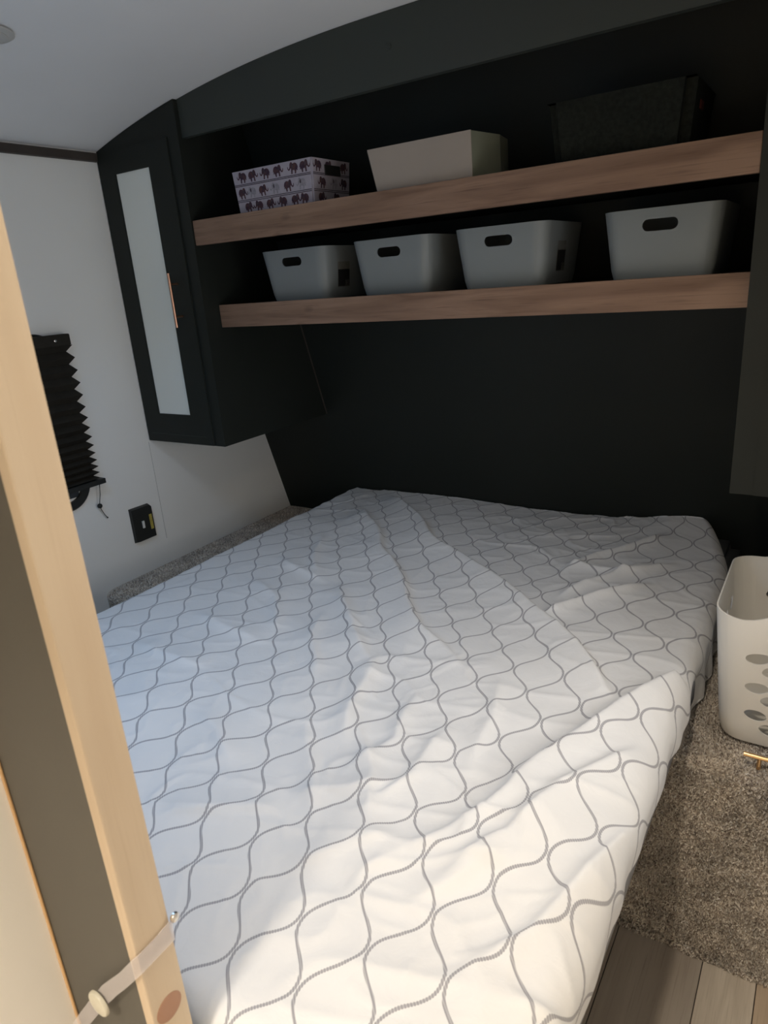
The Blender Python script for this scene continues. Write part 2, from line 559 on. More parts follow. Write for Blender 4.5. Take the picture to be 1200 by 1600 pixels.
# thin corner bead where the left wardrobe side meets the raked wall
bm = bmesh.new()
prism(bm, [(X1 + 0.0006, wally(z) - d, z) for z, d in ((1.352, 0.0062), (0.975, 0.0062), (0.975, 0.0004), (1.352, 0.0004))],
      [(X1 + 0.0026, wally(z) - d, z) for z, d in ((1.352, 0.0062), (0.975, 0.0062), (0.975, 0.0004), (1.352, 0.0004))])
tag(obj('trim_4', bm, TRIMB), kind='structure')
# unseen right wall window, added to go with the fill light
for k, (a, b) in enumerate((((-0.84, 0.83), (-0.27, 0.86)), ((-0.84, 1.34), (-0.27, 1.37)), ((-0.84, 0.86), (-0.81, 1.34)), ((-0.30, 0.86), (-0.27, 1.34)))):
    if k == 0: bm = bmesh.new()
    box(bm, (RW - 0.02, a[0], a[1]), (RW - 0.0006, b[0], b[1]), 0.003)
w2 = tag(obj('window_added', bm, mat('window_frame', (0.02, 0.02, 0.02), 0.4)), kind='structure')
bm = bmesh.new()
box(bm, (RW - 0.006, -0.809, 0.861), (RW - 0.003, -0.301, 1.339))
obj('pane', bm, mat('window_pane', (0.5, 0.52, 0.55), 0.1), w2)
# arched fascia over the niche
FX = [X1 + 0.001 + (1.498) * i / 40 for i in range(41)]
pa = [(x, 0.02, 1.885) for x in (FX[0], FX[-1])] + [(x, 0.02, ceilz(x) - 0.0005) for x in FX[::-1]]
bm = bmesh.new()
prism(bm, pa, [(x, 0.038, z) for x, y, z in pa])
fas = tag(obj('trim_3', bm, CHAR), kind='structure')
bm = bmesh.new()
disc(bm, (1.089, 0.0198, 1.962), (0, -1, 0), 0.0075, 0.0025, 20, 0.001)
obj('screw_cap', bm, CHAR, fas, angle=40)

# ------------------------------------------------------------------ wardrobes
def bar_handle(bm, a, b, out, r=0.0042, inset=0.2, post=0.0035):
    a, b, out = Vector(a), Vector(b), Vector(out)
    tube(bm, [a, a.lerp(b, 0.04), a.lerp(b, 0.5), a.lerp(b, 0.96), b], r, 14)
    for t in (inset, 1 - inset):
        p = a.lerp(b, t)
        tube(bm, [p, p - out], post, 10)


def wardrobe(left):
    t = thing('wall_wardrobe', (0.0 if left else RW, 0.0, ZB),
              'black overhead wardrobe at left of the shelves with tall frosted glass door' if left else
              'black overhead wardrobe cut by the right picture edge beside the shelves', 'cabinet', 'overhead wardrobes')
    o = rel(t)
    fx = (lambda x: x) if left else (lambda x: RW - x)
    P = lambda x, y, z: Vector((fx(x), y, z)) + o
    xs = [0.0008 + (WX - 0.0008) * i / 10 for i in range(11)]
    fr = [(xs[0], ZB), (xs[-1], ZB)] + [(x, ceilz(x) - 0.001) for x in xs[::-1]]
    bm = bmesh.new()
    prism(bm, [P(x, 0.0055, z) for x, z in fr], [P(x, wally(z) - 0.0006, z) for x, z in fr])
    obj('body', bm, BLACK, t)
    # door: four rails round a recessed pane, one mesh
    dx0, dx1, dz0, dz1 = 0.004, 0.331, ZB + 0.001, 1.893
    gx0, gx1, gz0, gz1 = 0.0775, 0.240, 1.072, 1.831
    bm = bmesh.new()
    def ring(y, a, b, c, d): return [bm.verts.new(P(x, y, z)) for x, z in ((a, c), (b, c), (b, d), (a, d))]
    oF = ring(0.0, dx0, dx1, dz0, dz1)
    oB = ring(0.0052, dx0, dx1, dz0, dz1)
    iF = ring(0.0, gx0, gx1, gz0, gz1)
    iS = ring(0.0012, gx0 + 0.003, gx1 - 0.003, gz0 + 0.003, gz1 - 0.003)
    iB = ring(0.0052, gx0 + 0.003, gx1 - 0.003, gz0 + 0.003, gz1 - 0.003)
    for A, B in ((oF, iF), (iF, iS), (iS, iB), (iB, oB), (oB, oF)):
        for i in range(4):
            j = (i + 1) % 4
            bm.faces.new((A[i], A[j], B[j], B[i]))
    bmesh.ops.recalc_face_normals(bm, faces=bm.faces[:])
    d = obj('door', bm, BLACK, t)
    bm = bmesh.new()
    a, b = P(gx0 + 0.0032, 0.0042, gz0 + 0.0032), P(gx1 - 0.0032, 0.0051, gz1 - 0.0032)
    box(bm, (min(a.x, b.x), a.y, a.z), (max(a.x, b.x), b.y, b.z))
    tag(obj('glass_pane', bm, GLASSF, d), 'frosted pale grey glass pane')
    bm = bmesh.new()
    bar_handle(bm, P(0.281, -0.030, 1.362), P(0.281, -0.030, 1.524), (0, -0.030, 0))
    tag(obj('handle', bm, COPPER, d, angle=50), 'copper bar handle')
    # narrow groove panel round the pane, as on the photographed lower rail
    bm = bmesh.new()
    for (xa, xb, za, zb) in ((gx0 - 0.052, gx1 + 0.060, 1.0035, 1.0050),):
        a, b = P(xa, -0.0006, za), P(xb, 0.0001, zb)
        box(bm, (min(a.x, b.x), a.y, a.z), (max(a.x, b.x), b.y, b.z))
    obj('bead', bm, CHAR, d)
    return t


wardrobe(True)
wardrobe(False)

# ------------------------------------------------------------------ shelves
def shelf(label, yf, z0, z1):
    t = thing('wall_shelf', ((X1 + X2) / 2, yf, z0), label, 'shelf', 'wooden shelves between the wardrobes')
    o = rel(t)
    bm = bmesh.new()
    box(bm, Vector((X1 + 0.001, yf, z0)) + o, Vector((X2 - 0.001, yf + 0.02, z1)) + o, 0.0018, 2)
    fb = obj('front_board', bm, WOODSH, t)
    za, zb = z0 + 0.012, z1 - 0.002
    bm = bmesh.new()
    prism(bm, [Vector((X1 + 0.001, y, z)) + o for y, z in ((yf + 0.0202, za), (wally(za) - 0.0008, za), (wally(zb) - 0.0008, zb), (yf + 0.0202, zb))],
          [Vector((X2 - 0.001, y, z)) + o for y, z in ((yf + 0.0202, za), (wally(za) - 0.0008, za), (wally(zb) - 0.0008, zb), (yf + 0.0202, zb))])
    tag(obj('deck', bm, BLACKDEEP, t), 'black shelf deck behind the wood front')
    return zb


US = shelf('upper wooden shelf carrying elephant box, cream box and charcoal box', 0.0101, 1.5947, 1.6641)
LS = shelf('lower wooden shelf carrying four pale grey plastic bins', 0.0677, 1.3508, 1.4195)


# ------------------------------------------------------------------ perforated shells (bins, basket): flat sheet with holes, bent to shape
def rrect(w, d, r, n=8):
    """perimeter points (x, y) of a rounded rectangle, counter-clockwise from the middle of the front, with arc length"""
    pts = []
    for cx, cy, a0 in ((w / 2 - r, -d / 2 + r, -90), (w / 2 - r, d / 2 - r, 0), (-w / 2 + r, d / 2 - r, 90), (-w / 2 + r, -d / 2 + r, 180)):
        for k in range(n + 1):
            a = math.radians(a0 + 90 * k / n)
            pts.append((cx + r * math.cos(a), cy + r * math.sin(a)))
    pts = [(0.0, -d / 2)] + pts + [(0.0, -d / 2)]
    s = [0.0]
    for a, b in zip(pts, pts[1:]):
        s.append(s[-1] + math.hypot(b[0] - a[0], b[1] - a[1]))
    return np.array(pts), np.array(s)


def perforated(L, H, holes, ds, nz, breaks):
    """triangulated L x H sheet; holes = list of closed 2d loops; returns verts, faces"""
    vs, es, fs = [], [], []
    sx = sorted(set([round(x, 5) for x in list(np.linspace(0, L, max(2, int(L / ds)) + 1)) + list(breaks)]))
    zz = list(np.linspace(0, H, nz + 1))

    def inside(p):
        for hl in holes:
            xs_ = [q[0] for q in hl]
            ys_ = [q[1] for q in hl]
            if min(xs_) - 0.0015 < p[0] < max(xs_) + 0.0015 and min(ys_) - 0.0015 < p[1] < max(ys_) + 0.0015:
                c = False
                j = len(hl) - 1
                for i in range(len(hl)):
                    if (hl[i][1] > p[1]) != (hl[j][1] > p[1]) and p[0] < (hl[j][0] - hl[i][0]) * (p[1] - hl[i][1]) / (hl[j][1] - hl[i][1]) + hl[i][0]:
                        c = not c
                    j = i
                if c: return True
        return False
    for i, x in enumerate(sx):
        for j, z in enumerate(zz):
            b = i in (0, len(sx) - 1) or j in (0, len(zz) - 1)
            if b or not inside((x, z)):
                vs.append(Vector((x, z)))
    outer = [Vector((0, 0)), Vector((L, 0)), Vector((L, H)), Vector((0, H))]
    for hl in holes:
        k = len(vs)
        vs += [Vector(p) for p in hl]
        es += [(k + i, k + (i + 1) % len(hl)) for i in range(len(hl))]
    V, E, F, *_ = delaunay_2d_cdt(vs, es, [], 0, 1e-6)
    out = []
    for f in F:
        c = (sum(V[i][0] for i in f) / len(f), sum(V[i][1] for i in f) / len(f))
        if not inside(c):
            out.append(list(f))
    return [tuple(v) for v in V], out


def thicken(bm, t):
    """inner copy along the normals, rims joined"""
    bmesh.ops.solidify(bm, geom=bm.faces[:], thickness=t)


def tub(name, parent, w, d, h, taper, r, holes, mt, thick, rim=None, ds=0.02, nz=6, bottom=True, roll=0.0):
    pts, s = rrect(w, d, r)
    L = s[-1]
    V, F = perforated(L, h, holes, ds, nz, s)
    sx = np.interp([v[0] for v in V], s, pts[:, 0])
    sy = np.interp([v[0] for v in V], s, pts[:, 1])
    bm = bmesh.new()
    bv = []
    for (a, z), x, y in zip(V, sx, sy):
        k = 1 - taper * (1 - z / h)
        zz = z
        if rim: zz = z * (1 + rim(x, y) / h)
        # small foot radius: the lowest part turns inwards
        kk = k * (1 - 0.02 * max(0, 1 - z / 0.012) ** 2)
        bv.append(bm.verts.new((x * kk, y * kk, zz)))
    for f in F:
        try: bm.faces.new([bv[i] for i in f])
        except ValueError: pass
    if bottom:
        low = sorted([(v[0], bv[i]) for i, v in enumerate(V) if abs(v[1]) < 1e-6 and v[0] < L - 1e-5], key=lambda q: q[0])
        bm.faces.new([q[1] for q in low][::-1])
    bmesh.ops.remove_doubles(bm, verts=bm.verts[:], dist=2e-5)
    bmesh.ops.recalc_face_normals(bm, faces=bm.faces[:])
    thicken(bm, thick)
    return obj(name, bm, mt, parent, angle=35)


def slot(cx, cz, w, h, n=10):
    r = h / 2
    return [(cx + w / 2 - r + r * math.cos(a), cz + r * math.sin(a)) for a in np.linspace(-math.pi / 2, math.pi / 2, n)] + \
           [(cx - w / 2 + r + r * math.cos(a), cz + r * math.sin(a)) for a in np.linspace(math.pi / 2, 1.5 * math.pi, n)]


# lower shelf bins
BW, BD, BH = 0.245, 0.29, 0.142
_, bs = rrect(BW, BD, 0.034)
halfL = bs[-1] / 2
bin_holes = [slot(0.0 + 0.045 * 0 + halfL, 0.108, 0.075, 0.024)]
bins = [(0.669, 'pale grey plastic bin leftmost on the lower shelf, paper label on its side', True),
        (1.004, 'pale grey plastic bin on lower shelf, second from the left wardrobe, no label', False),
        (1.317, 'pale grey plastic bin third on lower shelf with a dark label on its side', True),
        (1.687, 'pale grey plastic bin standing apart at the right end of the lower shelf', False)]
protob = None
for i, (cx, lab, sticker) in enumerate(bins):
    t = thing('storage_bin', (cx, 0.092 + BD / 2, LS + 0.0008), lab, 'bin', 'pale grey bins on the lower shelf')
    if protob is None:
        # perimeter starts at the middle of the front, so split the front slot by rotating the tub half a turn
        protob = tub('shell', t, BW, BD, BH, 0.13, 0.034, bin_holes, BINW, 0.0025, nz=7)
        protob.rotation_euler = (0, 0, math.pi)
    else:
        c = protob.copy()
        COL.objects.link(c)
        c.parent = t
    if sticker:
        ang = math.atan2(0.13 * BW / 2, BH)
        x0 = BW / 2 + 0.0012
        def onside(y, z, off=0.0):
            return Vector((BW / 2 * (1 - 0.13 * (1 - z / BH)) + 0.0008 + off, y, z))
        y0 = -0.075 if i == 0 else -0.050
        lb = bmesh.new()
        def patch(bm, ya, yb, za, zb, off):
            A = [onside(ya, za, off), onside(yb, za, off), onside(yb, zb, off), onside(ya, zb, off)]
            prism(bm, A, [p + Vector((0.0006, 0, 0)) for p in A])
        patch(lb, y0, y0 + 0.058, 0.028, 0.098, 0.0)
        st = obj('label_sticker', lb, LABELW, t)
        tag(st, 'paper label with a black picture panel')
        lb = bmesh.new()
        patch(lb, y0 + 0.001, y0 + 0.057, 0.030, 0.077, 0.0007)
        obj('label_panel', lb, LABELB, st)
        lb = bmesh.new()
        patch(lb, y0 + 0.036, y0 + 0.057, 0.030, 0.047, 0.0014)
        obj('label_corner', lb, LABELG, st)


# ------------------------------------------------------------------ boxes on the upper shelf
def open_box(bm, w, d, h, taper, th=0.004, bev=0.004):
    """open topped tapered box standing on z=0, front towards -y"""
    def ring(k, ins, z): return [bm.verts.new((sx * (w / 2 * k - ins), sy * (d / 2 * k - ins), z)) for sx, sy in ((-1, -1), (1, -1), (1, 1), (-1, 1))]
    k0 = 1 - taper
    A, B, C, D = ring(k0, 0, 0), ring(1, 0, h), ring(1, th, h), ring(k0, th, th)
    for P, Q in ((A, B), (B, C), (C, D)):
        for i in range(4):
            j = (i + 1) % 4
            bm.faces.new((P[i], P[j], Q[j], Q[i]))
    bm.faces.new(A[::-1])
    bm.faces.new(D)
    bmesh.ops.recalc_face_normals(bm, faces=bm.faces[:])
    vert = [e for e in bm.edges if abs(e.verts[0].co.z - e.verts[1].co.z) > h * 0.5]
    bmesh.ops.bevel(bm, geom=vert, offset=bev, segments=2, affect='EDGES')


ELE = [(0.02, .36), (0.05, .55), (.14, .70), (.28, .77), (.42, .77), (.54, .72), (.60, .81), (.70, .86), (.80, .82), (.86, .72), (.88, .56),
       (.92, .42), (.99, .37), (1.05, .44), (1.07, .55), (1.12, .55), (1.12, .40), (1.04, .28), (.94, .27), (.85, .34), (.80, .42), (.74, .38),
       (.75, .18), (.77, .0), (.62, .0), (.60, .16), (.57, .28), (.46, .25), (.40, .26), (.38, .14), (.39, .0), (.25, .0), (.22, .16), (.15, .28), (.10, .20), (.04, .22), (.07, .28), (.08, .38)]
ELT = tessellate_polygon([[Vector((x, y, 0)) for x, y in ELE]])
EAR = [(.56, .68), (.64, .74), (.70, .66), (.69, .50), (.62, .42), (.55, .50)]

eb = thing('fabric_box', (0.684, 0.030 + 0.088, US + 0.0008), 'white canvas box printed with rows of elephants on the upper shelf', 'box')
EW, ED, EH, ET = 0.288, 0.176, 0.110, 0.06
bm = bmesh.new()
open_box(bm, EW, ED, EH, ET)
obj('body', bm, FABW, eb)


def ebface(side, a, z, off):
    k = 1 - ET * (1 - z / EH)
    if side == 'f': return (a * k, -ED / 2 * k - off, z)
    return (EW / 2 * k + off, a * k, z)


def print_mesh(name, polys, m):
    vs, fs = [], []
    for side, pts, tris, off in polys:
        k = len(vs)
        vs += [ebface(side, a, z, off) for a, z in pts]
        fs += [tuple(k + i for i in t) for t in tris]
    return pyobj(name, vs, fs, m, eb)


def ele_poly(side, x, z, s, flip, off=0.0007):
    f = -1 if flip else 1
    pts = [(x + f * (px - 0.5) * s, z + py * s) for px, py in ELE]
    return (side, pts, ELT, off)


def ear_poly(side, x, z, s, flip):
    f = -1 if flip else 1
    return (side, [(x + f * (px - 0.5) * s, z + py * s) for px, py in EAR], [(0, 1, 2), (0, 2, 3), (0, 3, 4), (0, 4, 5)], 0.0011)


for side, half in (('f', EW / 2), ('r', ED / 2)):
    for zl in (0.0705, 0.074, 0.0305, 0.0345):
        a = -half + 0.004
        print_mesh('border_line', [(side, [(a, zl), (half - 0.004, zl), (half - 0.004, zl + 0.0018), (a, zl + 0.0018)], [(0, 1, 2), (0, 2, 3)], 0.0006)], INKB)
rows = [('f', 0.0785, [(-0.105, 0, True), (-0.066, 0, False), (-0.018, 0, True), (0.026, 0, False), (0.082, 0, True), (0.119, 0, False)]),
        ('f', 0.0385, [(-0.115, 0, False), (-0.078, 1, True), (-0.036, 0, False), (0.010, 1, True), (0.058, 0, False), (0.106, 1, True)]),
        ('f', 0.0015, [(-0.100, 0, False), (-0.060, 0, True), (-0.015, 0, False), (0.032, 0, True), (0.080, 0, False), (0.112, 0, True)]),
        ('r', 0.0785, [(-0.062, 0, True), (-0.015, 0, False), (0.055, 0, False)]),
        ('r', 0.0385, [(-0.045, 0, True), (0.010, 1, True), (0.055, 0, True)]),
        ('r', 0.0015, [(-0.05, 0, False), (0.02, 0, True)])]
for side, z, lst in rows:
    for x, g, fl in lst:
        e = print_mesh('elephant_print', [ele_poly(side, x, z, 0.033, fl)], INKG if g else INK)
        if g: tag(e, 'pale grey elephant print')
        er = print_mesh('ear_print', [ear_poly(side, x, z, 0.033, fl)], INKB)
        er.parent = e
bm = bmesh.new()
box(bm, (EW / 2 * 0.985 + 0.0012, -0.034, 0.072), (EW / 2 * 0.985 + 0.004, 0.036, 0.096), 0.0008)
tag(obj('handle_tab', bm, BLKPL, eb), 'black handle opening')

wb = thing('storage_box', (1.150, 0.030 + 0.105, US + 0.0008), 'plain cream storage box in the middle of the upper shelf', 'box')
bm = bmesh.new()
fr = [(-0.122, 0), (0.137, 0), (0.135, 0.098), (-0.144, 0.098)]
A = [bm.verts.new((x, -0.105, z)) for x, z in fr]
B = [bm.verts.new((x + (0.022 if x > 0 else -0.004), 0.005, z)) for x, z in fr]
C = [bm.verts.new((x + (0.004 if x > 0 else 0), 0.095, z + (0.002 if z else 0))) for x, z in fr]
for P, Q in ((A, B), (B, C)):
    for i in range(4):
        j = (i + 1) % 4
        bm.faces.new((P[i], P[j], Q[j], Q[i]))
bm.faces.new(A); bm.faces.new(C[::-1])
bmesh.ops.recalc_face_normals(bm, faces=bm.faces[:])
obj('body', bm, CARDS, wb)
bm = bmesh.new()
fr2 = [(-0.1225, 0.0), (0.1372, 0.0), (0.1355, 0.0988), (-0.1452, 0.0988)]
prism(bm, [(x, -0.1078, z) for x, z in fr2], [(x, -0.1053, z) for x, z in fr2])
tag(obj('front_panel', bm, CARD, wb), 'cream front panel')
bm = bmesh.new()
prism(bm, [(-0.1260, -0.1050, 0.001), (-0.1230, -0.1050, 0.001), (-0.1455, -0.1050, 0.096), (-0.1485, -0.1050, 0.096)],
      [(-0.1260, -0.1000, 0.001), (-0.1235, -0.1000, 0.001), (-0.1458, -0.1000, 0.096), (-0.1485, -0.1000, 0.096)])
tag(obj('edge_binding', bm, BLKPL, wb), 'dark bound left edge')

kb = thing('fabric_bin', (1.607, 0.030 + 0.120, US + 0.0008), 'charcoal felt storage box at the right end of the upper shelf', 'box')
bm = bmesh.new()
open_box(bm, 0.292, 0.24, 0.117, 0.08, 0.006, 0.02)
obj('body', bm, FELT, kb)
bm = bmesh.new()
box(bm, (0.1405, -0.05, 0.070), (0.1455, -0.02, 0.086), 0.001)
tag(obj('side_tag', bm, FELTR, kb), 'small dark red tag')

# ------------------------------------------------------------------ carpeted boxes either side of the bed
def pile_mesh(name, parent, surf, seed, hgt=0.0060, wid=0.0027):
    """surf: list of (points Nx3, normals Nx3). Three leaning blades a tuft."""
    rng = np.random.default_rng(seed)
    P = np.concatenate([s[0] for s in surf])
    Nn = np.concatenate([s[1] for s in surf])
    n = len(P)
    pal = np.array([[.66, .60, .53], [.84, .78, .70], [.94, .89, .82], [.34, .29, .25], [.98, .96, .92]])
    clump = np.sin(P[:, 0] * 37 + np.sin(P[:, 1] * 29 + P[:, 2] * 23) * 2) * np.cos(P[:, 1] * 31 + P[:, 2] * 41 + np.sin(P[:, 0] * 53))
    V, C = [], []
    for k in range(3):
        w = np.array([.24, .25, .2, .22, .09])
        idx = rng.choice(5, n, p=w)
        lean = rng.normal(0, 0.75, (n, 3))
        d = Nn + lean
        d /= np.linalg.norm(d, axis=1)[:, None]
        side = np.cross(d, rng.normal(0, 1, (n, 3)))
        side /= np.linalg.norm(side, axis=1)[:, None]
        h = hgt * rng.uniform(0.7, 1.25, n)[:, None]
        base = P + rng.normal(0, 0.0009, (n, 3))
        w_ = wid * rng.uniform(0.7, 1.2, n)[:, None]
        V.append(np.stack([base - side * w_ / 2, base + side * w_ / 2, base + d * h + side * w_ * 0.25, base + d * h - side * w_ * 0.25], 1))
        c = pal[idx] * (1 + 0.16 * clump)[:, None]
        C.append(c)
    V = np.concatenate(V).reshape(-1, 3) - np.array(parent.location)
    C = np.concatenate(C)
    m = len(V) // 4
    me = bpy.data.meshes.new(name)
    me.vertices.add(4 * m)
    me.vertices.foreach_set('co', V.ravel())
    me.loops.add(4 * m)
    me.loops.foreach_set('vertex_index', np.arange(4 * m))
    me.polygons.add(m)
    me.polygons.foreach_set('loop_start', np.arange(m) * 4)
    me.polygons.foreach_set('loop_total', np.full(m, 4))
    me.update(calc_edges=True)
    at = me.attributes.new('tuft', 'FLOAT_COLOR', 'POINT')
    cc = np.ones((4 * m, 4))
    cc[:, :3] = np.repeat(C, 4, axis=0)
    at.data.foreach_set('color', cc.ravel().astype(np.float32))
    o = link(name, me, PILE, parent)
    tag(o, kind='stuff')
    return o


def grid_pts(u0, u1, v0, v1, step, rng):
    nu, nv = max(2, int((u1 - u0) / step)), max(2, int((v1 - v0) / step))
    U, Vv = np.meshgrid(np.linspace(u0, u1, nu), np.linspace(v0, v1, nv), indexing='ij')
    return np.clip(U.ravel() + rng.normal(0, step * 0.35, nu * nv), u0, u1), np.clip(Vv.ravel() + rng.normal(0, step * 0.35, nu * nv), v0, v1)


RR = 0.022    # rounded nose of the carpeted edge


def nightstand(x0, x1, label, step, front, ymax, zmin, seed, xt=0.0):
    t = thing('carpeted_box', ((x0 + x1) / 2, CF + 0.3, 0.0), label, 'nightstand', 'carpeted boxes beside the bed')
    o = rel(t)
    top = CARPZ - 0.008
    prof = [(CF + 0.006, 0.001), ] + [(CF + 0.006 + RR - RR * math.cos(a), top - RR + RR * math.sin(a)) for a in np.linspace(0, math.pi / 2, 7)]
    prof += [(wally(top) - 0.001, top), (wally(0.001) - 0.001, 0.001)]
    bm = bmesh.new()
    prism(bm, [Vector((x0, y, z)) + o for y, z in prof], [Vector((x1, y, z)) + o for y, z in prof])
    obj('body', bm, CARPB, t)
    rng = np.random.default_rng(seed)
    surf = []
    a, b = x0 + 0.013, x1 - 0.013
    # face
    x, z = grid_pts(a, b, max(zmin, 0.003), top - RR, step, rng)
    surf.append((np.stack([x, np.full_like(x, CF + 0.006), z], 1), np.tile([0, -1.0, 0.25], (len(x), 1))))
    # nose
    x, th = grid_pts(a, b, 0, math.pi / 2, step, rng) if False else (None, None)
    x, s = grid_pts(a, b, 0, RR * math.pi / 2, step, rng)
    th = s / RR
    surf.append((np.stack([x, CF + 0.006 + RR - RR * np.cos(th), top - RR + RR * np.sin(th)], 1), np.stack([0 * x, -np.cos(th), np.sin(th)], 1)))
    # top
    x, y = grid_pts(max(a, xt), b, CF + 0.006 + RR, ymax, step, rng)
    surf.append((np.stack([x, y, np.full_like(x, top)], 1), np.tile([0, 0, 1.0], (len(x), 1))))
    pile_mesh('carpet_pile', t, surf, seed + 1)
    return t, o


nl, _ = nightstand(0.0015, 0.385, 'grey carpeted box between the white wall and the bed, under the left wardrobe', 0.0042, True, wally(CARPZ) - 0.012, 0.30, 3)
nr, no = nightstand(1.702, RW - 0.0015, 'beige carpeted box at right of the bed, laundry basket standing on top', 0.0030, True, 0.35, 0.0, 5, 1.864)
# ragged carpet fringe where the pile meets the vinyl planks
rng = np.random.default_rng(21)
x = rng.uniform(1.72, RW - 0.015, 1500)
zz = rng.uniform(0.001, 0.012, 1500)
yy = CF + 0.004 - rng.uniform(0, 0.006, 1500) * (0.5 + 0.5 * np.sin(x * 60))
tag(pile_mesh('carpet_fringe', nr, [(np.stack([x, yy, zz], 1), np.tile([0, -1.0, 0.3], (1500, 1)))], 22, 0.009, 0.004), 'frayed lower carpet edge')
bm = bmesh.new()
bar_handle(bm, Vector((1.9725, -0.268, 0.534)) + no, Vector((2.135, -0.268, 0.534)) + no, (0, 0, 0.026), 0.0046, 0.17, 0.004)
tag(obj('lid_handle', bm, BRASS, nr, angle=50), 'brass bar handle')

# ------------------------------------------------------------------ laundry basket
lb = thing('laundry_basket', (2.066, -0.060, CARPZ + 0.004), 'white plastic laundry basket with oval holes on the carpeted box', 'basket')
LW, LD, LH = 0.350, 0.335, 0.282
_, ls = rrect(LW, LD, 0.055)
LL = ls[-1]


def ell(cx, cz, a, b, tilt, n=20):
    ct, st = math.cos(tilt), math.sin(tilt)
    return [(cx + a * math.cos(t) * ct - b * math.sin(t) * st, cz + a * math.cos(t) * st + b * math.sin(t) * ct) for t in np.linspace(0, 2 * math.pi, n, endpoint=False)]


holes = []
# perimeter runs from the middle of the back (tub is turned half round): back 0, side, front LL/2, side
for c, ncol, pitch in ((LL / 2, 7, 0.030), (0.0, 7, 0.030), (LL * 0.25, 5, 0.040), (LL * 0.75, 5, 0.040)):
    for k in range(ncol):
        s = -0.094 + k * pitch if ncol > 5 else (k - (ncol - 1) / 2) * pitch
        if c == 0.0:
            s = s % LL
            if s < 0.025 or s > LL - 0.025: s += 0
        zs = (0.197, 0.132, 0.069) if k % 2 == 0 else (0.165, 0.101, 0.038)
        for z in zs:
            cc = (c + s) if c else s
            if cc < 0.026: cc = 0.026
            if cc > LL - 0.026: cc = LL - 0.026
            holes.append(ell(cc, z, 0.0225, 0.0120, -0.20))


def rimf(x, y):
    fx_ = max(0.0, 1 - abs(x) / 0.125)
    up_ = 0.050 * (fx_ * fx_ * (3 - 2 * fx_)) if abs(y) > 0.11 else 0.0
    cor = 0.004 * max(0, (abs(x) / 0.175) ** 4)
    return up_ + cor


shell = tub('shell', lb, LW, LD, LH, 0.135, 0.055, holes, BASKW, 0.0028, rim=rimf, ds=0.016, nz=16)
shell.rotation_euler = (0, 0, math.pi)

# ------------------------------------------------------------------ bed
bm = bmesh.new()
box(bm, (0.400, -1.190, 0.001), (1.698, wally(0.505) - 0.004, 0.505))
tag(obj('platform_bed', bm, BLACKDEEP), 'black bed platform under the mattress, below the patterned sheet', 'bed')
MX0, MX1, MY0, MZ = 0.405, 1.858, -1.195, 0.640
bm = bmesh.new()
prism(bm, [(MX0, MY0, 0.507), (MX0, wally(0.507) - 0.012, 0.507), (MX0, wally(MZ) - 0.012, MZ - 0.008), (MX0, MY0, MZ - 0.008)],
      [(MX1, MY0, 0.507), (MX1, wally(0.507) - 0.012, 0.507), (MX1, wally(MZ) - 0.012, MZ - 0.008), (MX1, MY0, MZ - 0.008)])
bmesh.ops.bevel(bm, geom=bm.edges[:], offset=0.03, segments=4, affect='EDGES')
tag(obj('mattress', bm, MATTR, smooth=True), 'grey mattress under the patterned sheet', 'mattress')


def vnoise(x, y, seed):
    """smooth value noise in [-1, 1]"""
    r = np.random.default_rng(seed)
    T = r.uniform(-1, 1, (128, 128))
    xi, yi = np.floor(x).astype(int), np.floor(y).astype(int)
    fx_, fy_ = x - xi, y - yi
    fx_ = fx_ ** 3 * (fx_ * (fx_ * 6 - 15) + 10)
    fy_ = fy_ ** 3 * (fy_ * (fy_ * 6 - 15) + 10)
    g = lambda a, b: T[a % 128, b % 128]
    return (g(xi, yi) * (1 - fx_) + g(xi + 1, yi) * fx_) * (1 - fy_) + (g(xi, yi + 1) * (1 - fx_) + g(xi + 1, yi + 1) * fx_) * fy_


def poly_dist(X, Y, pts):
    """signed distance to a polyline (left of travel positive) and parameter 0..1 along it"""
    best = np.full(X.shape, 1e9)
    sd = np.zeros(X.shape)
    par = np.zeros(X.shape)
    seg = [math.hypot(b[0] - a[0], b[1] - a[1]) for a, b in zip(pts, pts[1:])]
    tot = sum(seg)
    acc = 0
    for (a, b), l in zip(zip(pts, pts[1:]), seg):
        dx, dy = (b[0] - a[0]) / l, (b[1] - a[1]) / l
        t = np.clip((X - a[0]) * dx + (Y - a[1]) * dy, 0, l)
        px, py = X - a[0] - t * dx, Y - a[1] - t * dy
        d = np.hypot(px, py)
        side = np.sign(dx * (Y - a[1]) - dy * (X - a[0]))
        m = d < best
        best = np.where(m, d, best)
        sd = np.where(m, d * side, sd)
        par = np.where(m, (acc + t) / tot, par)
        acc += l
    return sd, par


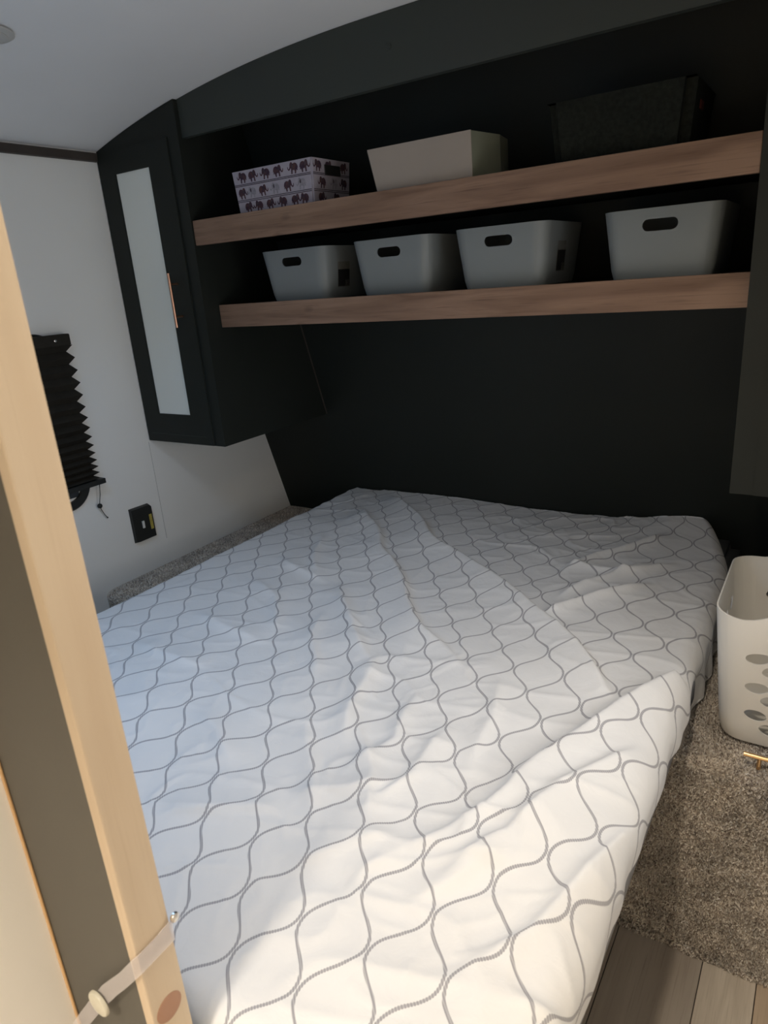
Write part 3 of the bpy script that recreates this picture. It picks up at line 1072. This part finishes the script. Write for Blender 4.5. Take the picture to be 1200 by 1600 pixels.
# (points, height, width on the left of travel, width on the right, fade in, fade out)
RIDGES = [
    ([(0.60, 0.60), (1.08, 0.21), (1.476, -0.106), (1.679, -0.31), (1.76, -0.417)], 0.030, 0.011, 0.070, 0.12, 0.1),
    ([(0.588, 0.426), (0.88, 0.13), (1.134, -0.118), (1.286, -0.30), (1.491, -0.48)], 0.025, 0.011, 0.060, 0.12, 0.3),
    ([(1.85, -0.227), (1.76, -0.417), (1.676, -0.709), (1.614, -0.834), (1.55, -0.949)], 0.032, 0.070, 0.014, 0.05, 0.40),
    ([(1.72, 0.55), (1.621, 0.457), (1.512, 0.305), (1.464, 0.114)], 0.017, 0.022, 0.010, 0.2, 0.2),
    ([(1.70, 0.18), (1.618, 0.054), (1.482, -0.122)], 0.018, 0.020, 0.010, 0.25, 0.2),
    ([(1.66, 0.33), (1.55, 0.12), (1.50, -0.02)], 0.014, 0.020, 0.010, 0.25, 0.25),
    ([(1.74, 0.34), (1.62, 0.22), (1.45, 0.20)], 0.013, 0.018, 0.010, 0.25, 0.25),
    ([(0.921, -0.12), (1.129, -0.356), (1.307, -0.518)], 0.018, 0.020, 0.045, 0.3, 0.3),
    ([(1.83, -0.50), (1.747, -0.671), (1.707, -0.784), (1.623, -0.946)], 0.020, 0.045, 0.013, 0.2, 0.35),
    ([(1.52, -0.582), (1.506, -0.747), (1.47, -0.85)], 0.012, 0.03, 0.014, 0.3, 0.3),
    ([(1.872, -0.62), (1.818, -0.827), (1.79, -0.92), (1.70, -1.05)], 0.019, 0.032, 0.012, 0.2, 0.3),
    ([(1.40, -0.50), (1.44, -0.66), (1.38, -0.80)], 0.012, 0.025, 0.014, 0.3, 0.3),
    ([(1.32, -0.62), (1.44, -0.76), (1.52, -0.90)], 0.010, 0.014, 0.025, 0.3, 0.3),
    ([(1.22, -0.66), (1.34, -0.80), (1.44, -0.94)], 0.009, 0.014, 0.025, 0.3, 0.3),
    ([(1.50, -0.40), (1.58, -0.55), (1.60, -0.72)], 0.010, 0.014, 0.025, 0.3, 0.3),
    ([(0.62, -0.22), (0.80, -0.30), (1.00, -0.50)], 0.010, 0.02, 0.025, 0.3, 0.3),
    ([(0.60, 0.20), (0.70, 0.02), (0.86, -0.16)], 0.009, 0.02, 0.02, 0.3, 0.3),
    ([(0.62, -0.66), (0.70, -0.655), (0.92, -0.653)], 0.011, 0.045, 0.016, 0.3, 0.3),
    ([(0.64, -0.46), (0.70, -0.473), (0.97, -0.51)], 0.012, 0.045, 0.014, 0.3, 0.3),
    ([(1.44, -1.02), (1.491, -0.921), (1.56, -0.84)], 0.011, 0.040, 0.013, 0.3, 0.3),
    ([(1.34, -0.87), (1.433, -0.812), (1.51, -0.73)], 0.013, 0.040, 0.013, 0.3, 0.3),
    ([(1.51, -0.97), (1.573, -0.877), (1.64, -0.80)], 0.010, 0.035, 0.013, 0.3, 0.3),
    ([(1.16, -1.02), (1.274, -0.95), (1.38, -0.90)], 0.010, 0.035, 0.012, 0.3, 0.3),
    ([(1.25, -0.44), (1.31, -0.624), (1.365, -0.74)], 0.017, 0.020, 0.040, 0.25, 0.3),
    ([(0.60, -0.08), (0.645, -0.099), (0.90, -0.17)], 0.010, 0.045, 0.014, 0.3, 0.3),
    ([(1.60, -0.97), (1.66, -0.902), (1.73, -0.79)], 0.012, 0.040, 0.013, 0.3, 0.3),
    ([(0.98, -0.78), (1.10, -0.80), (1.22, -0.86)], 0.009, 0.030, 0.014, 0.3, 0.3),
    ([(1.00, -0.30), (1.06, -0.44), (1.20, -0.60)], 0.010, 0.016, 0.035, 0.3, 0.3),
]


def build_sheet():
    x0, x1, yf = 0.400, 1.866, -1.215
    rs, rl = 0.045, 0.030
    left, right, foot = 0.13, 0.33, 0.34
    step = 0.0052
    A = np.arange(x0 - left, x1 + right, step)
    B = np.arange(-foot + yf, 0.668, step)
    a, b = np.meshgrid(A, B, indexing='ij')
    # ragged hem on the right so that the folds do not end level
    def fold(e, r):
        e = np.maximum(e, 0)
        arc = r * math.pi / 2
        t = np.minimum(e, arc) / r
        return r * np.sin(t), r * (1 - np.cos(t)) + np.maximum(e - arc, 0)
    hx, dx = fold(a - (x1 - rs), rs)
    hl, dl = fold((x0 + rl) - a, rl)
    hy, dy = fold((yf + rs) - b, rs)
    X = np.clip(a, x0 + rl, x1 - rs) + hx - hl
    Y = np.maximum(b, yf + rs) - hy
    base = 0.650 + 0.0 * X
    # crown of the mattress and the raised head corner on the right
    base += 0.036 * np.exp(-((X - 1.80) / 0.22) ** 2 - ((Y - 0.68) / 0.16) ** 2)
    base += 0.012 * np.exp(-((X - 1.72) / 0.25) ** 2 - ((Y - 0.2) / 0.35) ** 2)
    topw = np.exp(-((dx + dl + dy) / 0.05) ** 2)
    hgt = np.zeros_like(X)
    wx = X + 0.02 * vnoise(X * 5, Y * 5, 1)
    wy = Y + 0.02 * vnoise(X * 5, Y * 5, 2)
    for pts, h, wl, wr, fi, fo in RIDGES:
        sd, p = poly_dist(wx, wy, pts)
        prof = np.where(sd > 0, np.exp(-np.abs(sd / wl) ** 1.35), np.exp(-np.abs(sd / wr) ** 1.35))
        env = np.clip(p / fi, 0, 1) * np.clip((1 - p) / fo, 0, 1)
        env = env * env * (3 - 2 * env)
        hgt += h * prof * env
    # loose crumple: soft cells plus sharper creases, livelier in the middle and at right
    live = 0.30 + 0.55 * np.clip(vnoise(X * 2.2 + 7, Y * 2.2, 3) + 0.45, 0, 1)
    live = live * (0.65 + 0.35 * np.clip((X - 0.9) / 0.4, 0, 1))
    q1 = vnoise(X * 7.5 + 2.5 * vnoise(X * 3, Y * 3, 4), Y * 10 + 2 * vnoise(X * 3, Y * 3, 5), 6)
    q2 = 1 - np.abs(vnoise(X * 6 + Y * 4 + 1.5 * vnoise(X * 5, Y * 5, 7), Y * 11 - X * 3, 8)) * 2
    q3 = 1 - np.abs(vnoise(X * 13 + Y * 8, Y * 18 - X * 5 + 1.2 * vnoise(X * 6, Y * 6, 9), 10)) * 2
    q4 = vnoise(X * 2.4, Y * 2.4, 12)
    q1 = 0.5 * q1 + 0.7 * vnoise(X * 4.2 + 1.5 * vnoise(X * 2, Y * 2, 14), Y * 6 + X * 1.5, 15)
    hgt += live * (0.0105 * q1 + 0.0085 * np.maximum(q2, 0) ** 2 + 0.0036 * np.maximum(q3, 0) ** 2) + 0.006 * q4
    Z = base + hgt * (0.25 + 0.75 * topw) - dx - dl - dy * np.where(dx > 0.05, 0.15, 1.0)
    # right hand drape: shallow vertical folds, resting on the carpeted box beyond its front
    wav = 0.006 * np.sin(Y * 46 + 1.0 * np.sin(Y * 17)) + 0.004 * np.sin(Y * 23 + 2)
    dd = np.clip(dx / 0.12, 0, 1)
    X = X + wav * dd * (0.35 + 0.65 * dd)
    fr = np.clip((-0.17 - Y) / 0.13, 0, 1)
    fr = fr * fr * (3 - 2 * fr)
    X = X - fr * 0.10 * np.clip((dx - 0.07) / 0.12, 0, 1)
    X = X - 0.016 * np.exp(-((Y + 0.19) / 0.07) ** 2) * np.exp(-((dx - 0.09) / 0.04) ** 2)
    # the turned down fold just in front of the basket stands a little proud
    X = X + 0.010 * np.exp(-((Y + 0.30) / 0.10) ** 2) * np.exp(-((dx - 0.10) / 0.05) ** 2)
    zmin = np.where(Y > -0.305, CARPZ + 0.006, 0.44)
    over = np.maximum(zmin - Z, 0)
    Z = np.maximum(Z, zmin + 0.003 * np.sin(Y * 40) * (over > 0))
    X = np.where((Y > -0.305) & (over > 0), np.minimum(X, 1.876 + np.minimum(over, 0.05) * 0.12), X)
    # the head corner on the right is rounded in plan
    pull = 0.095 * np.clip((Y - 0.25) / 0.40, 0, 1) ** 2
    X = X - pull * np.clip((X - 1.45) / 0.42, 0, 1)
    # left side stays on the carpet; head stays clear of the wall
    Z = np.where(dl > 0, np.maximum(Z, 0.540), Z)
    Yl = wally(np.minimum(Z, 0.75)) - 0.006
    Y = np.minimum(Y, Yl)
    nu, nv = a.shape
    V = np.stack([X, Y, Z], -1).reshape(-1, 3)
    idx = np.arange(nu * nv).reshape(nu, nv)
    F = np.stack([idx[:-1, :-1], idx[1:, :-1], idx[1:, 1:], idx[:-1, 1:]], -1).reshape(-1, 4)
    me = bpy.data.meshes.new('bed_sheet')
    me.vertices.add(len(V))
    me.vertices.foreach_set('co', V.ravel())
    m = len(F)
    me.loops.add(4 * m)
    me.loops.foreach_set('vertex_index', F.ravel())
    me.polygons.add(m)
    me.polygons.foreach_set('loop_start', np.arange(m) * 4)
    me.polygons.foreach_set('loop_total', np.full(m, 4))
    me.update(calc_edges=True)
    # cloth coordinates: nodes of the print at (1.573, -1.045) + i (0.107, 0) + j (0.0535, 0.0755)
    rot = math.radians(-3.0)
    ca, sa = math.cos(rot), math.sin(rot)
    ex = hgt * 0.0
    ua = (a - 1.573) * ca - (b + 1.045) * sa + 0.010 * vnoise(a * 2.5, b * 2.5, 31)
    ub = (a - 1.573) * sa + (b + 1.045) * ca + 0.012 * vnoise(a * 2.5, b * 2.5, 32)
    UV = np.stack([ua + ex, ub], -1).reshape(-1, 2)
    uvl = me.uv_layers.new(name='cloth')
    uvl.data.foreach_set('uv', UV[F.ravel()].ravel().astype(np.float32))
    o = link('bed_sheet', me, SHEET, smooth=True)
    md = o.modifiers.new('thickness', 'SOLIDIFY')
    md.thickness = 0.0015
    md.offset = -1
    tag(o, 'white rumpled bed sheet with grey ogee rope pattern spread over the bed', 'bed sheet')


build_sheet()

# ------------------------------------------------------------------ left wall: window, pleated blind, switch
def round_frame(bm, yc, zc, w, h, r, wd, x0, x1, n=10):
    def loop(ww, hh, rr, x):
        out = []
        for cy, cz, a0 in ((ww / 2 - rr, -hh / 2 + rr, -90), (ww / 2 - rr, hh / 2 - rr, 0), (-ww / 2 + rr, hh / 2 - rr, 90), (-ww / 2 + rr, -hh / 2 + rr, 180)):
            for k in range(n + 1):
                a = math.radians(a0 + 90 * k / n)
                out.append(bm.verts.new((x, yc + cy + rr * math.cos(a), zc + cz + rr * math.sin(a))))
        return out
    A = loop(w, h, r, x0)
    B = loop(w, h, r, x1 * 0.6)
    C = loop(w - 0.008, h - 0.008, r - 0.004, x1)
    D = loop(w - 2 * wd, h - 2 * wd, max(r - wd, 0.01), x1)
    E_ = loop(w - 2 * wd, h - 2 * wd, max(r - wd, 0.01), x0)
    for P, Q in ((A, B), (B, C), (C, D), (D, E_), (E_, A)):
        for i in range(len(P)):
            j = (i + 1) % len(P)
            bm.faces.new((P[i], P[j], Q[j], Q[i]))
    bmesh.ops.recalc_face_normals(bm, faces=bm.faces[:])


bm = bmesh.new()
round_frame(bm, -0.555, 1.10, 0.580, 0.560, 0.085, 0.03, 0.0006, 0.010)
win = tag(obj('window_1', bm, BLKPL, angle=40), kind='structure')
bm = bmesh.new()
box(bm, (0.0008, -0.80, 0.86), (0.003, -0.31, 1.34))
obj('pane', bm, GLASSW, win)

bl = thing('pleated_blind', (0.02, -0.54, 0.88), 'dark brown pleated blind drawn over the window at left', 'blind')
o = rel(bl)
bm = bmesh.new()
box(bm, Vector((0.0112, -0.84, 1.338)) + o, Vector((0.040, -0.246, 1.372)) + o, 0.003, 2)
obj('head_rail', bm, BLINDM, bl)
# zig-zag pleats, tighter towards the bottom
zs = [1.3378]
pit = 0.0335
while zs[-1] > 0.905:
    frac = (1.338 - zs[-1]) / 0.44
    zs.append(zs[-1] - (0.0195 - 0.0095 * max(0, frac - 0.35) / 0.65 * 1.15))
zs[-1] = 0.9035
bm = bmesh.new()
prev = None
for i, z in enumerate(zs):
    xx = 0.0165 if i % 2 else 0.0345
    yr = -0.246 + (-0.0085 if i % 2 else 0.006)
    row = [bm.verts.new(Vector((xx, -0.84, z)) + o), bm.verts.new(Vector((xx, yr, z)) + o)]
    rowb = [bm.verts.new(Vector((xx - 0.002, -0.84, z)) + o), bm.verts.new(Vector((xx - 0.002, yr, z)) + o)]
    if prev:
        bm.faces.new((prev[0][0], prev[0][1], row[1], row[0]))
        bm.faces.new((prev[1][1], prev[1][0], rowb[0], rowb[1]))
        bm.faces.new((prev[0][1], prev[1][1], rowb[1], row[1]))
    prev = (row, rowb)
bmesh.ops.recalc_face_normals(bm, faces=bm.faces[:])
obj('pleats', bm, BLINDM, bl)
bm = bmesh.new()
box(bm, Vector((0.0115, -0.845, 0.886)) + o, Vector((0.040, -0.228, 0.9030)) + o, 0.002, 2)
obj('bottom_rail', bm, BLKPL, bl)
bm = bmesh.new()
disc(bm, Vector((0.0401, -0.298, 1.355)) + o, (1, 0, 0), 0.0045, 0.002, 16, 0.001)
tag(obj('screw', bm, STEEL, bl, angle=40), 'bright screw head')
bm = bmesh.new()
tube(bm, [Vector(p) + o for p in ((0.025, -0.2445, 0.886), (0.022, -0.249, 0.85), (0.014, -0.254, 0.812), (0.012, -0.250, 0.795), (0.012, -0.242, 0.775), (0.010, -0.232, 0.760))], 0.0013, 8)
pc = obj('pull_cord', bm, BLKPL, bl, angle=60)
bm = bmesh.new()
bmesh.ops.create_uvsphere(bm, u_segments=16, v_segments=10, radius=0.0085)
bmesh.ops.translate(bm, verts=bm.verts[:], vec=Vector((0.0135, -0.2535, 0.809)) + o)
obj('cord_bead', bm, BLKPL, pc, smooth=True)
bm = bmesh.new()
bmesh.ops.create_uvsphere(bm, u_segments=12, v_segments=8, radius=0.0028)
bmesh.ops.translate(bm, verts=bm.verts[:], vec=Vector((0.010, -0.232, 0.760)) + o)
obj('cord_tip', bm, BLKPL, pc, smooth=True)

sw = thing('wall_switch', (0.001, -0.0975, 0.692), 'black switch plate with a yellow sticker on the white wall', 'switch')
o = rel(sw)
bm = bmesh.new()
yz = [(-0.142, 0.630), (-0.128, 0.628), (-0.053, 0.628), (-0.053, 0.748), (-0.060, 0.756), (-0.128, 0.757), (-0.142, 0.757)]
prism(bm, [Vector((0.0012, y, z)) + o for y, z in yz], [Vector((0.014, y * 0.96 - 0.0039, 0.6925 + (z - 0.6925) * 0.94)) + o for y, z in yz])
obj('plate', bm, BLKPL, sw)
bm = bmesh.new()
box(bm, Vector((0.0142, -0.107, 0.677)) + o, Vector((0.019, -0.098, 0.704)) + o, 0.0015, 2)
tag(obj('toggle', bm, WHT, sw), 'small white toggle')
bm = bmesh.new()
box(bm, Vector((0.0142, -0.072, 0.662)) + o, Vector((0.0146, -0.060, 0.718)) + o)
tag(obj('sticker', bm, YEL, sw), 'yellow warning sticker')

# ------------------------------------------------------------------ ceiling: puck light (off), roof vent, hallway lamp
pk = thing('ceiling_puck_light', (0.476, -0.578, ceilz(0.476) - 0.001), 'round switched-off puck light on the ceiling at the top left corner', 'light')
bm = bmesh.new()
disc(bm, (0, 0, 0.004), (0, 0, -1), 0.060, 0.006, 40, 0.0)
obj('ring', bm, LAMPL, pk, angle=30)
bm = bmesh.new()
disc(bm, (0, 0, -0.0021), (0, 0, -1), 0.046, 0.002, 32, 0.002)
obj('lens', bm, LAMPL, pk, angle=30)

pr = thing('ceiling_puck_light', (PUCK[0], PUCK[1], 1.972), 'round lit puck light on the ceiling over the right of the bed, above the frame', 'light')
bm = bmesh.new()
disc(bm, (0, 0, 0.004), (0, 0, -1), 0.042, 0.012, 36, 0.0)
obj('ring', bm, LAMPL, pr, angle=30)
bm = bmesh.new()
disc(bm, (0, 0, -0.0082), (0, 0, -1), 0.033, 0.003, 32, 0.002)
obj('lens', bm, LAMPL, pr, angle=30)

vt = thing('roof_vent', (VENT[0], VENT[1], 1.99), 'square white roof vent over the bed, above the frame', 'vent')
bm = bmesh.new()
for a, b in (((-0.23, -0.23), (0.23, -0.18)), ((-0.23, 0.18), (0.23, 0.23)), ((-0.23, -0.18), (-0.18, 0.18)), ((0.18, -0.18), (0.23, 0.18))):
    box(bm, (a[0], a[1], 0.002), (b[0], b[1], 0.022), 0.003)
obj('garnish_frame', bm, WHT, vt)
bm = bmesh.new()
box(bm, (-0.179, -0.179, 0.008), (0.179, 0.179, 0.018))
obj('lens', bm, LAMPL, vt)

hl = thing('hallway_lamp', (HALL[0], HALL[1], ceilz(HALL[0])), 'round warm hallway ceiling lamp behind the camera', 'lamp')
bm = bmesh.new()
disc(bm, (0, 0, 0.0), (0, 0, -1), 0.10, 0.04, 32, 0.0)
obj('housing', bm, WHT, hl, angle=30)

# ------------------------------------------------------------------ sliding door end at left front, clear strap with snap
sd = thing('sliding_door', (1.41, -1.25, 0.0), 'dark door with pale oak edge post in the left foreground', 'door')
o = rel(sd)
bm = bmesh.new()
box(bm, Vector((1.312, -1.268, 0.001)) + o, Vector((1.4835, -1.230, 1.93)) + o)
obj('panel', bm, DOORGREY, sd)
bm = bmesh.new()
box(bm, Vector((1.484, -1.272, 0.001)) + o, Vector((1.500, -1.228, 1.93)) + o, 0.0022, 2)
tag(obj('edge_post', bm, OAK, sd), 'pale oak edge post')
bm = bmesh.new()
box(bm, Vector((1.3125, -1.2715, 0.001)) + o, Vector((1.3165, -1.2682, 1.90)) + o, 0.001)
tag(obj('corner_bead', bm, OAKD, sd), 'thin oak corner bead')
bm = bmesh.new()
disc(bm, Vector((1.5001, -1.251, 0.722)) + o, (1, 0, 0), 0.0165, 0.0006, 28, 0.0)
tag(obj('screw_cover', bm, PLUG, sd, angle=40), 'round brown screw cover')

st = thing('strap', (1.5, -1.226, 0.81), 'clear plastic door strap with a cream snap button hanging across the oak post', 'strap')
o = rel(st)
# upper and lower edge of the band: from the screw across the oak face, round its corner and down the dark door
TOPE = [(1.5035, -1.227, 0.828), (1.5035, -1.250, 0.8245), (1.5035, -1.2725, 0.824), (1.5005, -1.2780, 0.8225), (1.470, -1.2785, 0.786), (1.4238, -1.2785, 0.7366), (1.378, -1.2790, 0.678), (1.3306, -1.2795, 0.6157), (1.3165, -1.2795, 0.595)]
LOWE = [(1.5035, -1.2285, 0.800), (1.5035, -1.2535, 0.7995), (1.5035, -1.2728, 0.7995), (1.5000, -1.2785, 0.7960), (1.478, -1.2790, 0.770), (1.4526, -1.2790, 0.7412), (1.420, -1.2795, 0.702), (1.3873, -1.2800, 0.660), (1.366, -1.2800, 0.632)]
bm = bmesh.new()
rows_ = [(bm.verts.new(Vector(a) + o), bm.verts.new(Vector(b) + o)) for a, b in zip(TOPE, LOWE)]
for r0, r1 in zip(rows_, rows_[1:]):
    bm.faces.new((r0[0], r0[1], r1[1], r1[0]))
bmesh.ops.recalc_face_normals(bm, faces=bm.faces[:])
bmesh.ops.solidify(bm, geom=bm.faces[:], thickness=0.0009)
obj('band', bm, CLEAR, st, smooth=False)
bm = bmesh.new()
disc(bm, Vector((1.4130, -1.2808, 0.705)) + o, (0, -1, 0), 0.0165, 0.004, 28, 0.0015)
tag(obj('snap_button', bm, SNAP, st, angle=40), 'cream snap button')
bm = bmesh.new()
disc(bm, Vector((1.5048, -1.2245, 0.830)) + o, (1, 0, 0), 0.0055, 0.003, 16, 0.0015)
tag(obj('screw', bm, STEEL, st, angle=40), 'shiny metal screw')
